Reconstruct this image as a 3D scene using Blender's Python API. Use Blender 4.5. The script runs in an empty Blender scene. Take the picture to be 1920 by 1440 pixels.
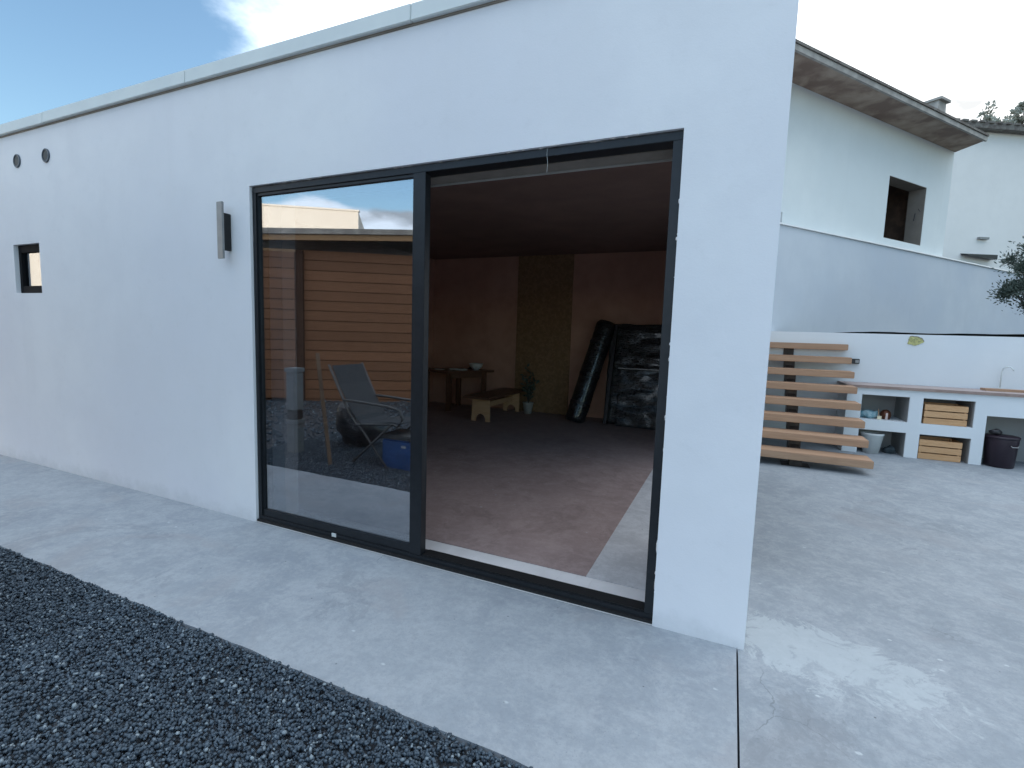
import bpy, bmesh, math, random
import numpy as np
from mathutils import Vector, Matrix, noise
S = bpy.context.scene
COL = S.collection
R = math.radians
random.seed(7)

# ---------------------------------------------------------------- camera
CAM_POS = Vector((-0.156, -2.539, 1.5))
yaw, pitch, roll = R(-24.006), R(5.793), R(1.8387)
F = Vector((math.sin(yaw)*math.cos(pitch), math.cos(yaw)*math.cos(pitch), -math.sin(pitch)))
Rt = Vector((math.cos(yaw), -math.sin(yaw), 0))
Up = Rt.cross(F)
Rt2 = Rt*math.cos(roll) + Up*math.sin(roll)
Up2 = -Rt*math.sin(roll) + Up*math.cos(roll)
cam = bpy.data.cameras.new('camera')
cam.sensor_width = 36; cam.lens = 918.2/1920*36
cam.clip_start = 0.05; cam.clip_end = 3000
co = bpy.data.objects.new('camera', cam); COL.objects.link(co)
co.matrix_world = Matrix(((Rt2.x, Up2.x, -F.x, CAM_POS.x), (Rt2.y, Up2.y, -F.y, CAM_POS.y), (Rt2.z, Up2.z, -F.z, CAM_POS.z), (0, 0, 0, 1)))
S.camera = co

# ---------------------------------------------------------------- sky, sun, exposure
SUN_AZ, SUN_EL = R(24), R(10)          # azimuth from +y towards +x
S.view_settings.view_transform = 'Standard'; S.view_settings.look = 'None'
S.view_settings.gamma = 1; S.view_settings.use_curve_mapping = False
S.view_settings.exposure = 1.25
w = bpy.data.worlds.new('World'); S.world = w; w.use_nodes = True
nt = w.node_tree; nt.nodes.clear()
def wn(t, **k):
    n = nt.nodes.new(t)
    for a, b in k.items(): setattr(n, a, b)
    return n
def wmath(op, a, b=None, c=None, clamp=False):
    n = wn('ShaderNodeMath', operation=op); n.use_clamp = clamp
    for i, v in enumerate((a, b, c)):
        if v is None: continue
        if isinstance(v, (int, float)): n.inputs[i].default_value = v
        else: nt.links.new(v, n.inputs[i])
    return n.outputs[0]
sky = wn('ShaderNodeTexSky', sky_type='NISHITA'); sky.sun_disc = False
sky.sun_elevation = SUN_EL; sky.sun_rotation = SUN_AZ
sky.air_density = 1.0; sky.dust_density = 0.6; sky.ozone_density = 1.6
tc = wn('ShaderNodeTexCoord')
nrm = wn('ShaderNodeVectorMath', operation='NORMALIZE'); nt.links.new(tc.outputs['Generated'], nrm.inputs[0])
sp = wn('ShaderNodeSeparateXYZ'); nt.links.new(nrm.outputs[0], sp.inputs[0])
mp = wn('ShaderNodeMapping'); mp.inputs['Scale'].default_value = (1, 1, 2.2); nt.links.new(nrm.outputs[0], mp.inputs[0])
nz = wn('ShaderNodeTexNoise'); nz.inputs['Scale'].default_value = 3.2; nz.inputs['Detail'].default_value = 7; nz.inputs['Roughness'].default_value = 0.56
nt.links.new(mp.outputs[0], nz.inputs['Vector'])
def wdot(d):
    n = wn('ShaderNodeVectorMath', operation='DOT_PRODUCT'); nt.links.new(nrm.outputs[0], n.inputs[0]); n.inputs[1].default_value = d
    return n.outputs['Value']
def adir(az, el): return (math.sin(R(az))*math.cos(R(el)), math.cos(R(az))*math.cos(R(el)), math.sin(R(el)))
def smooth(v, a, b):
    n = wn('ShaderNodeMapRange', interpolation_type='SMOOTHSTEP'); nt.links.new(v, n.inputs['Value'])
    n.inputs['From Min'].default_value = a; n.inputs['From Max'].default_value = b
    return n.outputs[0]
side = smooth(wdot(adir(18, 24)), 0.38, 0.66)                       # the bank of cloud on the sun's side
m1 = smooth(wmath('ADD', nz.outputs['Fac'], wmath('MULTIPLY', side, 0.86)), 0.66, 1.0)
low = wmath('MULTIPLY', smooth(sp.outputs['Z'], 0.27, 0.20), smooth(wdot(adir(-158, 6)), 0.80, 0.95))
m2 = smooth(wmath('ADD', nz.outputs['Fac'], wmath('MULTIPLY', low, 0.45)), 0.72, 0.86)
north = wmath('MULTIPLY', m2, 1.0)
glow = smooth(wdot(adir(22, 20)), 0.2, 1.0)
high = smooth(wmath('ADD', sp.outputs['Z'], wmath('MULTIPLY', nz.outputs['Fac'], 0.16)), 0.66, 0.86)   # unseen high cloud, added overhead to brighten the facade, walk and room
cc = wn('ShaderNodeMixRGB'); nt.links.new(glow, cc.inputs[0])
cc.inputs[1].default_value = (5.4, 6.2, 7.1, 1); cc.inputs[2].default_value = (6.0, 6.1, 6.15, 1)
nz2 = wn('ShaderNodeTexNoise'); nz2.inputs['Scale'].default_value = 7; nz2.inputs['Detail'].default_value = 6
nt.links.new(mp.outputs[0], nz2.inputs['Vector'])
shade = wn('ShaderNodeMixRGB', blend_type='MULTIPLY'); shade.inputs[0].default_value = 1
nt.links.new(cc.outputs[0], shade.inputs[1])
rmp = wn('ShaderNodeMapRange'); nt.links.new(nz2.outputs['Fac'], rmp.inputs['Value'])
rmp.inputs['From Min'].default_value = .33; rmp.inputs['From Max'].default_value = .50; rmp.inputs['To Min'].default_value = .50; rmp.inputs['To Max'].default_value = 1.1
nt.links.new(rmp.outputs[0], shade.inputs[2])
tint = wn('ShaderNodeMixRGB', blend_type='MULTIPLY'); tint.inputs[0].default_value = 1; tint.inputs[2].default_value = (0.98, 1.06, 1.10, 1)
nt.links.new(sky.outputs[0], tint.inputs[1])
mx = wn('ShaderNodeMixRGB'); nt.links.new(wmath('MAXIMUM', wmath('MAXIMUM', m1, north), high), mx.inputs[0])
nt.links.new(tint.outputs[0], mx.inputs[1]); nt.links.new(shade.outputs[0], mx.inputs[2])
bg = wn('ShaderNodeBackground'); bg.inputs['Strength'].default_value = 0.132; nt.links.new(mx.outputs[0], bg.inputs['Color'])
out = wn('ShaderNodeOutputWorld'); nt.links.new(bg.outputs[0], out.inputs[0])
sl = bpy.data.lights.new('sun', 'SUN'); sl.energy = 2.6; sl.angle = R(0.5); sl.color = (1.0, 0.83, 0.62)
so = bpy.data.objects.new('sun', sl); COL.objects.link(so)
sd = Vector((math.sin(SUN_AZ)*math.cos(SUN_EL), math.cos(SUN_AZ)*math.cos(SUN_EL), math.sin(SUN_EL)))
so.rotation_euler = sd.to_track_quat('Z', 'Y').to_euler(); so.location = (3, 3, 20)

# ---------------------------------------------------------------- materials
class N:
    def __init__(s, name):
        s.m = bpy.data.materials.new(name); s.m.use_nodes = True; s.t = s.m.node_tree
        s.b = s.t.nodes['Principled BSDF']; s.o = s.t.nodes['Material Output']
        c = s.t.nodes.new('ShaderNodeTexCoord'); s.c = c.outputs['Object']
    def n(s, t, **k):
        n = s.t.nodes.new(t)
        for a, b in k.items(): setattr(n, a, b)
        return n
    def l(s, a, b): s.t.links.new(a, b)
    def setin(s, n, i, v):
        if hasattr(v, 'is_linked') or hasattr(v, 'links'): s.l(v, n.inputs[i])
        elif isinstance(v, tuple) and len(v) == 3 and n.inputs[i].type == 'RGBA': n.inputs[i].default_value = (*v, 1)
        else: n.inputs[i].default_value = v
    def noise(s, scale, detail=5, rough=.55, dist=0, vec=None, stretch=None):
        v = vec or s.c
        if stretch:
            mp = s.n('ShaderNodeMapping'); mp.inputs['Scale'].default_value = stretch; s.l(v, mp.inputs[0]); v = mp.outputs[0]
        n = s.n('ShaderNodeTexNoise'); s.l(v, n.inputs['Vector'])
        n.inputs['Scale'].default_value = scale; n.inputs['Detail'].default_value = detail
        n.inputs['Roughness'].default_value = rough; n.inputs['Distortion'].default_value = dist
        return n.outputs['Fac']
    def vor(s, scale, feature='F1', vec=None):
        n = s.n('ShaderNodeTexVoronoi', feature=feature); s.l(vec or s.c, n.inputs['Vector']); n.inputs['Scale'].default_value = scale
        return n
    def step(s, v, a, b, lo=0., hi=1.):
        n = s.n('ShaderNodeMapRange', interpolation_type='SMOOTHSTEP'); s.l(v, n.inputs['Value'])
        for i, x in zip(('From Min', 'From Max', 'To Min', 'To Max'), (a, b, lo, hi)): n.inputs[i].default_value = x
        return n.outputs[0]
    def mix(s, f, a, b, blend='MIX'):
        n = s.n('ShaderNodeMixRGB', blend_type=blend); s.setin(n, 0, f); s.setin(n, 1, a); s.setin(n, 2, b); return n.outputs[0]
    def math(s, op, a, b=0.):
        n = s.n('ShaderNodeMath', operation=op); s.setin(n, 0, a); s.setin(n, 1, b); return n.outputs[0]
    def bump(s, h, strength=.3, dist=.01, prev=None):
        n = s.n('ShaderNodeBump'); n.inputs['Strength'].default_value = strength; n.inputs['Distance'].default_value = dist
        s.l(h, n.inputs['Height'])
        if prev: s.l(prev, n.inputs['Normal'])
        s.l(n.outputs[0], s.b.inputs['Normal']); return n.outputs[0]
    def done(s, col, rough=.8, metal=0., spec=.5):
        s.setin(s.b, 'Base Color', col); s.setin(s.b, 'Roughness', rough); s.setin(s.b, 'Metallic', metal); s.b.inputs['Specular IOR Level'].default_value = spec
        return s.m
def plain(name, a, b=None, scale=8, rough=.7, bump=.15, bscale=60, metal=0., spec=.5, bd=.004, stretch=None, dist=0):
    n = N(name); b = b or tuple(x*.8 for x in a)
    f = n.step(n.noise(scale, 6, stretch=stretch, dist=dist), .35, .65)
    if bump: n.bump(n.noise(bscale, 4), bump, bd)
    return n.done(n.mix(f, a, b), rough, metal, spec)

def plaster(name, a, b, c=None, fine=90, foot=False):
    n = N(name)
    big = n.step(n.noise(.55, 4, .5), .36, .66)
    med = n.step(n.noise(2.6, 6, .62), .35, .7)
    col = n.mix(big, a, b); col = n.mix(n.math('MULTIPLY', med, .45), col, c or tuple((x+y)/2*.94 for x, y in zip(a, b)))
    # faint run marks and hand-float sweeps
    runs = n.step(n.noise(3.2, 5, .6, stretch=(1, 1, .12)), .55, .75)
    col = n.mix(n.math('MULTIPLY', runs, .09), col, tuple(x*.72 for x in a))
    if foot:
        sx = n.n('ShaderNodeSeparateXYZ'); n.l(n.c, sx.inputs[0])
        hgt = n.math('SUBTRACT', sx.outputs['Z'], n.math('MULTIPLY', n.math('SUBTRACT', n.noise(5, 8, .7), .5), .30))
        col = n.mix(n.math('MULTIPLY', n.step(hgt, -.03, .13, 1, 0), .30), col, (.40, .42, .43))
        cl = n.vor(.55, 'DISTANCE_TO_EDGE'); col = n.mix(n.math('MULTIPLY', n.step(n.noise(9, 8, .7), .56, .72), .07), col, (.45, .46, .47))
    p = n.bump(n.noise(2.2, 4), .25, .02); p = n.bump(n.noise(fine, 5, .7), .28, .003, p)
    return n.done(col, .88, 0, .25)
M = {}
M['facade'] = plaster('white_render', (.78, .785, .83), (.83, .835, .86), foot=True)
M['house'] = plaster('pale_render', (.72, .77, .78), (.77, .81, .81), fine=40)
M['garden'] = plaster('white_garden_render', (.70, .73, .76), (.78, .79, .80), fine=60)
M['retain'] = plaster('grey_blue_render', (.52, .57, .64), (.58, .62, .67), fine=50)
M['farwall'] = plaster('cream_render', (.86, .84, .81), (.88, .86, .83), fine=20)
M['warmwhite'] = plaster('sunlit_white_render', (.82, .80, .76), (.84, .82, .78), fine=20)
M['raw'] = plaster('raw_mortar', (.38, .385, .38), (.46, .465, .455), (.28, .285, .28), fine=120)
M['rawdark'] = plaster('raw_block', (.24, .215, .19), (.34, .31, .27), (.14, .12, .10), fine=90)
M['dark'] = plain('dark_brown_block', (.16, .105, .075), (.10, .07, .055), 7, .95, .5, 30)
M['clay'] = plaster('clay_render', (.50, .275, .205), (.56, .33, .25), (.38, .20, .15), fine=70)
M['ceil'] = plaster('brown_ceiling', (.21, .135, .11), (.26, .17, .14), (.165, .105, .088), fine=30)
M['frame'] = plain('anthracite_metal', (.017, .020, .025), (.013, .016, .020), 20, .42, .05, 200, 0.3)
M['ventgrey'] = plain('vent_grey', (.09, .11, .14), (.07, .09, .12), 20, .5, 0)
M['chairframe'] = plain('dull_grey_frame', (.10, .10, .10), (.08, .08, .08), 20, .5, 0)
M['gapshade'] = plain('dark_gap_shade', (.06, .03, .018), (.04, .02, .012), 12, .8, .2)  # near black, stands for the shade in the shed's leaf gap
M['windowblack'] = plain('matt_black_frame', (.012, .012, .014), None, 20, .8, 0, spec=.15)
M['propwood'] = plain('weathered_stick', (.17, .11, .07), (.12, .08, .05), 9, .8, .2)
M['greybox'] = plain('dull_grey_plastic', (.20, .22, .23), (.16, .18, .19), 6, .5, .1)
M['rubber'] = plain('black_gasket', (.008, .008, .009), None, 20, .6, 0)
M['capping'] = plain('grey_white_capping', (.70, .74, .73), (.65, .69, .69), 3, .55, .05, 80)
M['steel'] = plain('dark_steel', (.035, .028, .026), (.06, .045, .038), 18, .55, .2, 90, .4)
M['greymetal'] = plain('brushed_grey_metal', (.30, .30, .30), (.26, .26, .26), 20, .45, .05, 150, .3)
M['whiteplastic'] = plain('white_plastic', (.62, .64, .64), (.56, .58, .58), 6, .45, .05, 60)
M['blueplastic'] = plain('blue_plastic', (.04, .12, .34), (.03, .10, .28), 6, .4, .05, 60)
M['blackplastic'] = plain('black_plastic', (.012, .011, .014), (.02, .018, .022), 6, .35, .05, 60)
M['bin'] = plain('dark_purple_plastic', (.016, .008, .016), (.024, .013, .022), 6, .38, .05, 60)
M['mesh'] = plain('grey_sling', (.050, .056, .062), (.04, .045, .052), 30, .8, .3, 300)
M['copper'] = plain('copper_brown', (.16, .06, .035), (.10, .035, .02), 9, .4, .1, 60, .5)
M['pinkplastic'] = plain('pale_handle', (.68, .55, .52), None, 9, .5, 0)
M['cream'] = plain('cream_label', (.75, .66, .48), None, 9, .7, 0)
M['foam'] = plain('yellow_foam', (.58, .56, .24), (.36, .35, .17), 40, .95, 1., 60, bd=.02)
M['soil'] = plain('dark_soil', (.035, .04, .045), (.06, .065, .06), 12, .95, 1., 30, bd=.04)
M['eave'] = plain('weathered_soffit', (.40, .315, .25), (.21, .145, .115), 2.3, .85, .3, 50, stretch=(1, 1, 1), dist=.25)
M['fascia'] = plain('weathered_fascia', (.40, .38, .35), (.28, .265, .245), 5, .8, .3, 60)
M['tile'] = plain('dark_roof_tile', (.12, .10, .09), (.2, .19, .17), 9, .85, .5, 40)
M['counter'] = plain('clay_counter', (.42, .34, .32), (.34, .27, .255), 5, .6, .2, 70, stretch=(1, 5, 1))
M['counteredge'] = plain('clay_counter_edge', (.27, .19, .165), (.33, .24, .21), 9, .7, .3, 70)
M['bark'] = plain('grey_bark', (.10, .085, .07), (.05, .045, .04), 30, .95, .8, 90)
M['leaf'] = plain('olive_leaf', (.055, .075, .06), (.10, .13, .105), 6, .6, 0)
M['leafpale'] = plain('bloom_pale_leaf', (.34, .36, .30), (.46, .47, .42), 3, .7, 0)  # bloom over the far treetops painted in as lighter leaf colour

def wood(name, a, b, plank=None, rough=.6, grain=(2, 30, 30), axis='Z', gap=.012, knots=True):
    n = N(name)
    g = n.noise(1.6, 8, .65, .6, stretch=grain)
    col = n.mix(n.step(g, .35, .68), a, b)
    if knots:
        v = n.vor(2.3); kn = n.step(v.outputs['Distance'], .05, .09, 1, 0)
        col = n.mix(n.math('MULTIPLY', kn, .8), col, tuple(x*.35 for x in b))
    if plank:
        s = n.n('ShaderNodeSeparateXYZ'); n.l(n.c, s.inputs[0])
        q = n.math('DIVIDE', s.outputs[axis], plank)
        fr = n.math('FRACT', q); idx = n.math('FLOOR', q)
        wn_ = n.n('ShaderNodeTexWhiteNoise', noise_dimensions='1D'); n.l(idx, wn_.inputs['W'])
        col = n.mix(n.math('MULTIPLY', wn_.outputs['Value'], .55), col, tuple(x*.55 for x in a))
        e = n.step(fr, gap/plank*.6, gap/plank*2.0, 1, 0)
        col = n.mix(n.math('MULTIPLY', e, .8), col, tuple(x*.2 for x in b))
        n.bump(n.math('SUBTRACT', 1., e), .8, .01)
    else: n.bump(g, .2, .003)
    oi = n.n('ShaderNodeObjectInfo'); col = n.mix(n.math('MULTIPLY', oi.outputs['Random'], .28), col, tuple(x*.62 for x in b))
    return n.done(col, rough, 0, .3)
M['shed'] = wood('reddish_boards', (.27, .135, .072), (.20, .095, .05), .205)
M['shedtrim'] = wood('pale_timber_trim', (.42, .27, .15), (.33, .2, .1))
M['tread'] = wood('oak_tread', (.48, .305, .20), (.39, .235, .15), grain=(1.2, 18, 18), rough=.6)
M['pine'] = wood('pine_board', (.68, .41, .22), (.58, .32, .155), grain=(3, 30, 30))
M['walnut'] = wood('dark_table_top', (.17, .085, .055), (.11, .055, .035), rough=.4, knots=False)
M['plywood'] = wood('pale_plywood', (.66, .42, .25), (.58, .35, .20), grain=(3, 3, 14), knots=False)

def chip():
    n = N('chipboard')
    v = n.vor(26, vec=None); w_ = n.vor(60)
    c1 = n.mix(n.step(v.outputs['Color'], .2, .8), (.32, .19, .105), (.23, .135, .07))
    c2 = n.mix(n.step(n.noise(11, 8, .75), .45, .68), c1, (.22, .13, .06))
    n.bump(w_.outputs['Distance'], .4, .004)
    return n.done(c2, .85)
M['chip'] = chip()

def wrap():
    n = N('black_stretch_wrap')
    h1 = n.noise(3.4, 6, .62, .5, stretch=(1.0, 1, 11)); h2 = n.noise(10, 7, .7, .4, stretch=(1.0, 1, 9))
    p = n.bump(h1, 1., .30); n.bump(h2, 1., .09, p)
    n.b.inputs['Coat Weight'].default_value = .6; n.b.inputs['Coat Roughness'].default_value = .12; n.b.inputs['Coat IOR'].default_value = 1.55
    return n.done((.016, .019, .026), .28, 0, 1.)
M['wrap'] = wrap()

def concrete(name, base, dark, light, patch=False, warm=None):
    n = N(name)
    f1 = n.step(n.noise(.9, 6, .6, .4), .34, .66)
    f2 = n.step(n.noise(4.2, 12, .82, .3), .42, .60)
    f3 = n.step(n.noise(22, 12, .86), .42, .62)
    col = n.mix(f1, base, dark)
    col = n.mix(n.math('MULTIPLY', f2, .62), col, light)
    col = n.mix(n.math('MULTIPLY', f3, .42), col, tuple(x*.72 for x in base))
    if warm: col = n.mix(n.math('MULTIPLY', n.step(n.noise(1.3, 5, .6, .8), .52, .68), .5), col, warm)
    # trowel smears
    sm = n.step(n.noise(2.4, 6, .6, 1.2, stretch=(.45, 1.7, 1)), .60, .70)
    col = n.mix(n.math('MULTIPLY', sm, .18), col, light)
    # dark specks and little pale flecks
    v = n.vor(9); sp_ = n.step(v.outputs['Distance'], .030, .055, 1, 0)
    sel = n.step(n.noise(3.1, 2), .47, .52)
    col = n.mix(n.math('MULTIPLY', n.math('MULTIPLY', sp_, sel), .7), col, tuple(x*.35 for x in dark))
    mpv = n.n('ShaderNodeMapping'); mpv.inputs['Location'].default_value = (3.3, 1.7, 0); mpv.inputs['Scale'].default_value = (1, 1.6, 1); n.l(n.c, mpv.inputs[0])
    v2 = n.vor(6.5, vec=mpv.outputs[0]); fl = n.step(v2.outputs['Distance'], .05, .10, 1, 0)
    sel2 = n.step(n.noise(2.3, 3, vec=mpv.outputs[0]), .53, .60)
    col = n.mix(n.math('MULTIPLY', n.math('MULTIPLY', fl, sel2), .55), col, (.62, .66, .68))
    # pores and grit
    vp = n.vor(75); po = n.step(vp.outputs['Distance'], .10, .22, 1, 0); ps = n.step(n.noise(7, 6, .7), .44, .60)
    col = n.mix(n.math('MULTIPLY', n.math('MULTIPLY', po, ps), .34), col, tuple(x*.45 for x in dark))
    vg = n.vor(48); gs = n.n('ShaderNodeSeparateColor'); n.l(vg.outputs['Color'], gs.inputs[0])
    col = n.mix(n.math('MULTIPLY', n.step(gs.outputs[0], .80, 1.0), .16), col, light)
    # irregular old spills: edge-dark patches
    sp1 = n.noise(1.15, 10, .7, .6); ring = n.math('MULTIPLY', n.step(sp1, .570, .585), n.step(sp1, .600, .640, 1, 0))
    col = n.mix(n.math('MULTIPLY', ring, .22), col, tuple(x*.6 for x in dark))
    # hairline cracks
    dv = n.n('ShaderNodeMixRGB', blend_type='ADD'); dv.inputs[0].default_value = .35
    nc = n.n('ShaderNodeTexNoise'); nc.inputs['Scale'].default_value = 3; nc.inputs['Detail'].default_value = 8; n.l(n.c, nc.inputs['Vector'])
    n.l(n.c, dv.inputs[1]); n.l(nc.outputs['Color'], dv.inputs[2])
    cr = n.vor(.85, 'DISTANCE_TO_EDGE', vec=dv.outputs[0]); crk = n.step(cr.outputs['Distance'], .0008, .0030, 1, 0)
    crs = n.math('MULTIPLY', crk, n.step(n.noise(1.1, 5), .54, .66))
    col = n.mix(n.math('MULTIPLY', crs, .42), col, tuple(x*.35 for x in dark))
    if patch:
        mp_ = n.n('ShaderNodeMapping'); n.l(n.c, mp_.inputs[0]); mp_.vector_type = 'POINT'
        # a whitish lime stain running out from the corner of the building
        s = n.n('ShaderNodeVectorMath', operation='SUBTRACT'); n.l(n.c, s.inputs[0]); s.inputs[1].default_value = (.42, .09, 0)
        ro = n.n('ShaderNodeVectorRotate', rotation_type='Z_AXIS'); n.l(s.outputs[0], ro.inputs['Vector']); ro.inputs['Angle'].default_value = R(20)
        sc = n.n('ShaderNodeVectorMath', operation='MULTIPLY'); n.l(ro.outputs[0], sc.inputs[0]); sc.inputs[1].default_value = (1/.58, 1/.27, 0)
        ln = n.n('ShaderNodeVectorMath', operation='LENGTH'); n.l(sc.outputs[0], ln.inputs[0])
        nn = n.noise(3.6, 12, .74, 1.1)
        e = n.math('ADD', ln.outputs['Value'], n.math('MULTIPLY', n.math('SUBTRACT', nn, .5), 3.4))
        pm = n.step(e, .74, .92, 1, 0)
        holes = n.step(n.noise(5.5, 9, .72, 1.2), .50, .60, 1, .30)
        col = n.mix(n.math('MULTIPLY', n.math('MULTIPLY', pm, holes), .60), col, (.46, .50, .52))
    n.bump(n.noise(1.8, 6), .3, .02); p = n.bump(n.noise(38, 8, .7), .35, .004)
    return n.done(col, .82, 0, .3)
M['walk'] = concrete('sidewalk_concrete', (.335, .365, .395), (.275, .305, .34), (.42, .445, .47), warm=(.33, .325, .335))
M['patio'] = concrete('patio_concrete', (.305, .335, .365), (.255, .285, .315), (.40, .425, .45), patch=True, warm=(.285, .29, .305))
M['strip'] = concrete('indoor_concrete', (.56, .555, .57), (.46, .455, .47), (.66, .655, .67))
M['screed'] = concrete('reddish_screed', (.37, .275, .26), (.29, .215, .205), (.44, .34, .32))
M['sill'] = plaster('dusty_sill', (.70, .68, .68), (.80, .78, .78), (.48, .46, .46), fine=150)

def gravelmat(name='basalt_gravel', stone=False):
    n = N(name)
    if stone:
        g = n.n('ShaderNodeNewGeometry'); r = g.outputs['Random Per Island']
        col = n.mix(n.step(r, 0, 1), (.038, .056, .076), (.080, .112, .145))
        col = n.mix(n.step(r, .90, 1), col, (.26, .31, .34))
        n.bump(n.noise(180, 4), .4, .002)
        return n.done(col, .62, 0, .5)
    v = n.vor(42); col = n.mix(n.step(v.outputs['Color'], .1, .9), (.025, .03, .038), (.075, .085, .10))
    n.bump(n.step(v.outputs['Distance'], 0, .6, 1, 0), 1., .02)
    return n.done(col, .8)
M['gravel'] = gravelmat('gravel_bed'); M['stone'] = gravelmat('basalt_stone', True)

def glass(name, refl, tint, trans=1.):
    n = N(name); t = n.t; t.nodes.remove(n.b)
    gl = n.n('ShaderNodeBsdfGlossy'); gl.inputs['Roughness'].default_value = .0; gl.inputs['Color'].default_value = (.95, .97, 1, 1)
    tr = n.n('ShaderNodeBsdfTransparent'); tr.inputs['Color'].default_value = (*tint, 1)
    fr = n.n('ShaderNodeLayerWeight'); fr.inputs['Blend'].default_value = .18
    f = n.math('ADD', refl, n.math('MULTIPLY', fr.outputs['Fresnel'], .6))
    ms = n.n('ShaderNodeMixShader'); n.l(f, ms.inputs[0]); n.l(tr.outputs[0], ms.inputs[1]); n.l(gl.outputs[0], ms.inputs[2])
    n.l(ms.outputs[0], n.o.inputs[0]); return n.m
M['glass'] = glass('coated_glass', .32, (.60, .63, .66))

# ---------------------------------------------------------------- mesh helpers
def box(bm, x0, x1, y0, y1, z0, z1):
    v = [bm.verts.new(p) for p in ((x0,y0,z0),(x1,y0,z0),(x1,y1,z0),(x0,y1,z0),(x0,y0,z1),(x1,y0,z1),(x1,y1,z1),(x0,y1,z1))]
    for f in ((3,2,1,0),(4,5,6,7),(0,1,5,4),(1,2,6,5),(2,3,7,6),(3,0,4,7)): bm.faces.new([v[i] for i in f])
    return v
def hexa(bm, bottom, top):
    n = len(bottom); a = [bm.verts.new(p) for p in bottom]; b = [bm.verts.new(p) for p in top]
    bm.faces.new(a[::-1]); bm.faces.new(b)
    for i in range(n): bm.faces.new((a[i], a[(i+1) % n], b[(i+1) % n], b[i]))
    return a+b
def bar(bm, a, b, w, h=None, up=(0, 0, 1)):
    a, b = Vector(a), Vector(b); d = (b-a).normalized(); h = h or w
    u = Vector(up)
    if abs(d.dot(u)) > .98: u = Vector((1, 0, 0))
    s = d.cross(u).normalized(); u = s.cross(d)
    q = [(-w/2, -h/2), (w/2, -h/2), (w/2, h/2), (-w/2, h/2)]
    return hexa(bm, [a+s*x+u*y for x, y in q], [b+s*x+u*y for x, y in q])
def tube(bm, pts, r, n=8, caps=True):
    pts = [Vector(p) for p in pts]; rings = []
    rr = r if isinstance(r, (list, tuple)) else [r]*len(pts)
    for i, p in enumerate(pts):
        d = (pts[min(i+1, len(pts)-1)]-pts[max(i-1, 0)]).normalized()
        u = Vector((0, 0, 1)) if abs(d.z) < .9 else Vector((1, 0, 0))
        s = d.cross(u).normalized(); u = s.cross(d)
        rings.append([bm.verts.new(p+(s*math.cos(2*math.pi*k/n)+u*math.sin(2*math.pi*k/n))*rr[i]) for k in range(n)])
    for a, b in zip(rings, rings[1:]):
        for k in range(n): bm.faces.new((a[k], a[(k+1) % n], b[(k+1) % n], b[k]))
    if caps: bm.faces.new(rings[0][::-1]); bm.faces.new(rings[-1])
def lathe(bm, prof, c=(0, 0, 0), n=28):
    rings = [[bm.verts.new((c[0]+r*math.cos(2*math.pi*k/n), c[1]+r*math.sin(2*math.pi*k/n), c[2]+z)) for k in range(n)] for r, z in prof]
    for a, b in zip(rings, rings[1:]):
        for k in range(n): bm.faces.new((a[k], a[(k+1) % n], b[(k+1) % n], b[k]))
    bm.faces.new(rings[0][::-1]); bm.faces.new(rings[-1])
def prism(bm, poly, y0, y1):     # polygon in x,z extruded along y
    hexa(bm, [(x, y0, z) for x, z in poly], [(x, y1, z) for x, z in poly])
def gridwall(bm, xs, zs, solid, y0, y1):   # wall with holes, no inner faces
    nx, nz = len(xs)-1, len(zs)-1
    sl_ = lambda i, j: 0 <= i < nx and 0 <= j < nz and solid((xs[i]+xs[i+1])/2, (zs[j]+zs[j+1])/2)
    V = {}
    def v(i, j, y):
        k = (i, j, y)
        if k not in V: V[k] = bm.verts.new((xs[i], y, zs[j]))
        return V[k]
    for i in range(nx):
        for j in range(nz):
            if not sl_(i, j): continue
            bm.faces.new((v(i, j, y0), v(i+1, j, y0), v(i+1, j+1, y0), v(i, j+1, y0)))
            bm.faces.new((v(i, j+1, y1), v(i+1, j+1, y1), v(i+1, j, y1), v(i, j, y1)))
            if not sl_(i-1, j): bm.faces.new((v(i, j, y1), v(i, j, y0), v(i, j+1, y0), v(i, j+1, y1)))
            if not sl_(i+1, j): bm.faces.new((v(i+1, j, y0), v(i+1, j, y1), v(i+1, j+1, y1), v(i+1, j+1, y0)))
            if not sl_(i, j-1): bm.faces.new((v(i, j, y1), v(i+1, j, y1), v(i+1, j, y0), v(i, j, y0)))
            if not sl_(i, j+1): bm.faces.new((v(i, j+1, y0), v(i+1, j+1, y0), v(i+1, j+1, y1), v(i, j+1, y1)))
def obj(name, bm, mat, parent=None, bevel=0, smooth=False, fix=True, label=None):
    if fix: bmesh.ops.recalc_face_normals(bm, faces=bm.faces)
    if bevel: bmesh.ops.bevel(bm, geom=list(bm.edges), offset=bevel, segments=2, affect='EDGES', clamp_overlap=True)
    me = bpy.data.meshes.new(name); bm.to_mesh(me); bm.free()
    if smooth: me.polygons.foreach_set('use_smooth', [True]*len(me.polygons))
    me.materials.append(M[mat] if isinstance(mat, str) else mat)
    o = bpy.data.objects.new(name, me); COL.objects.link(o)
    if parent:
        o.parent = parent; o.matrix_parent_inverse = Matrix.Identity(4)
        if parent.type == 'EMPTY' or parent.parent:
            pass
        par = parent; off = Vector((0, 0, 0))
        while par: off += par.location; par = par.parent
        me.transform(Matrix.Translation(-off)) if off.length else None
    if label: o['label'] = label
    return o
def B(*boxes):
    bm = bmesh.new()
    for b in boxes: box(bm, *b)
    return bm
def thing(name, label, cat, loc=(0, 0, 0), group=None):
    o = bpy.data.objects.new(name, None); COL.objects.link(o); o.location = loc; o.empty_display_size = .1
    o['label'] = label; o['category'] = cat
    if group: o['group'] = group
    return o
def tag(o, label, cat, group=None):
    o['label'] = label; o['category'] = cat
    if group: o['group'] = group
    return o
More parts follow.
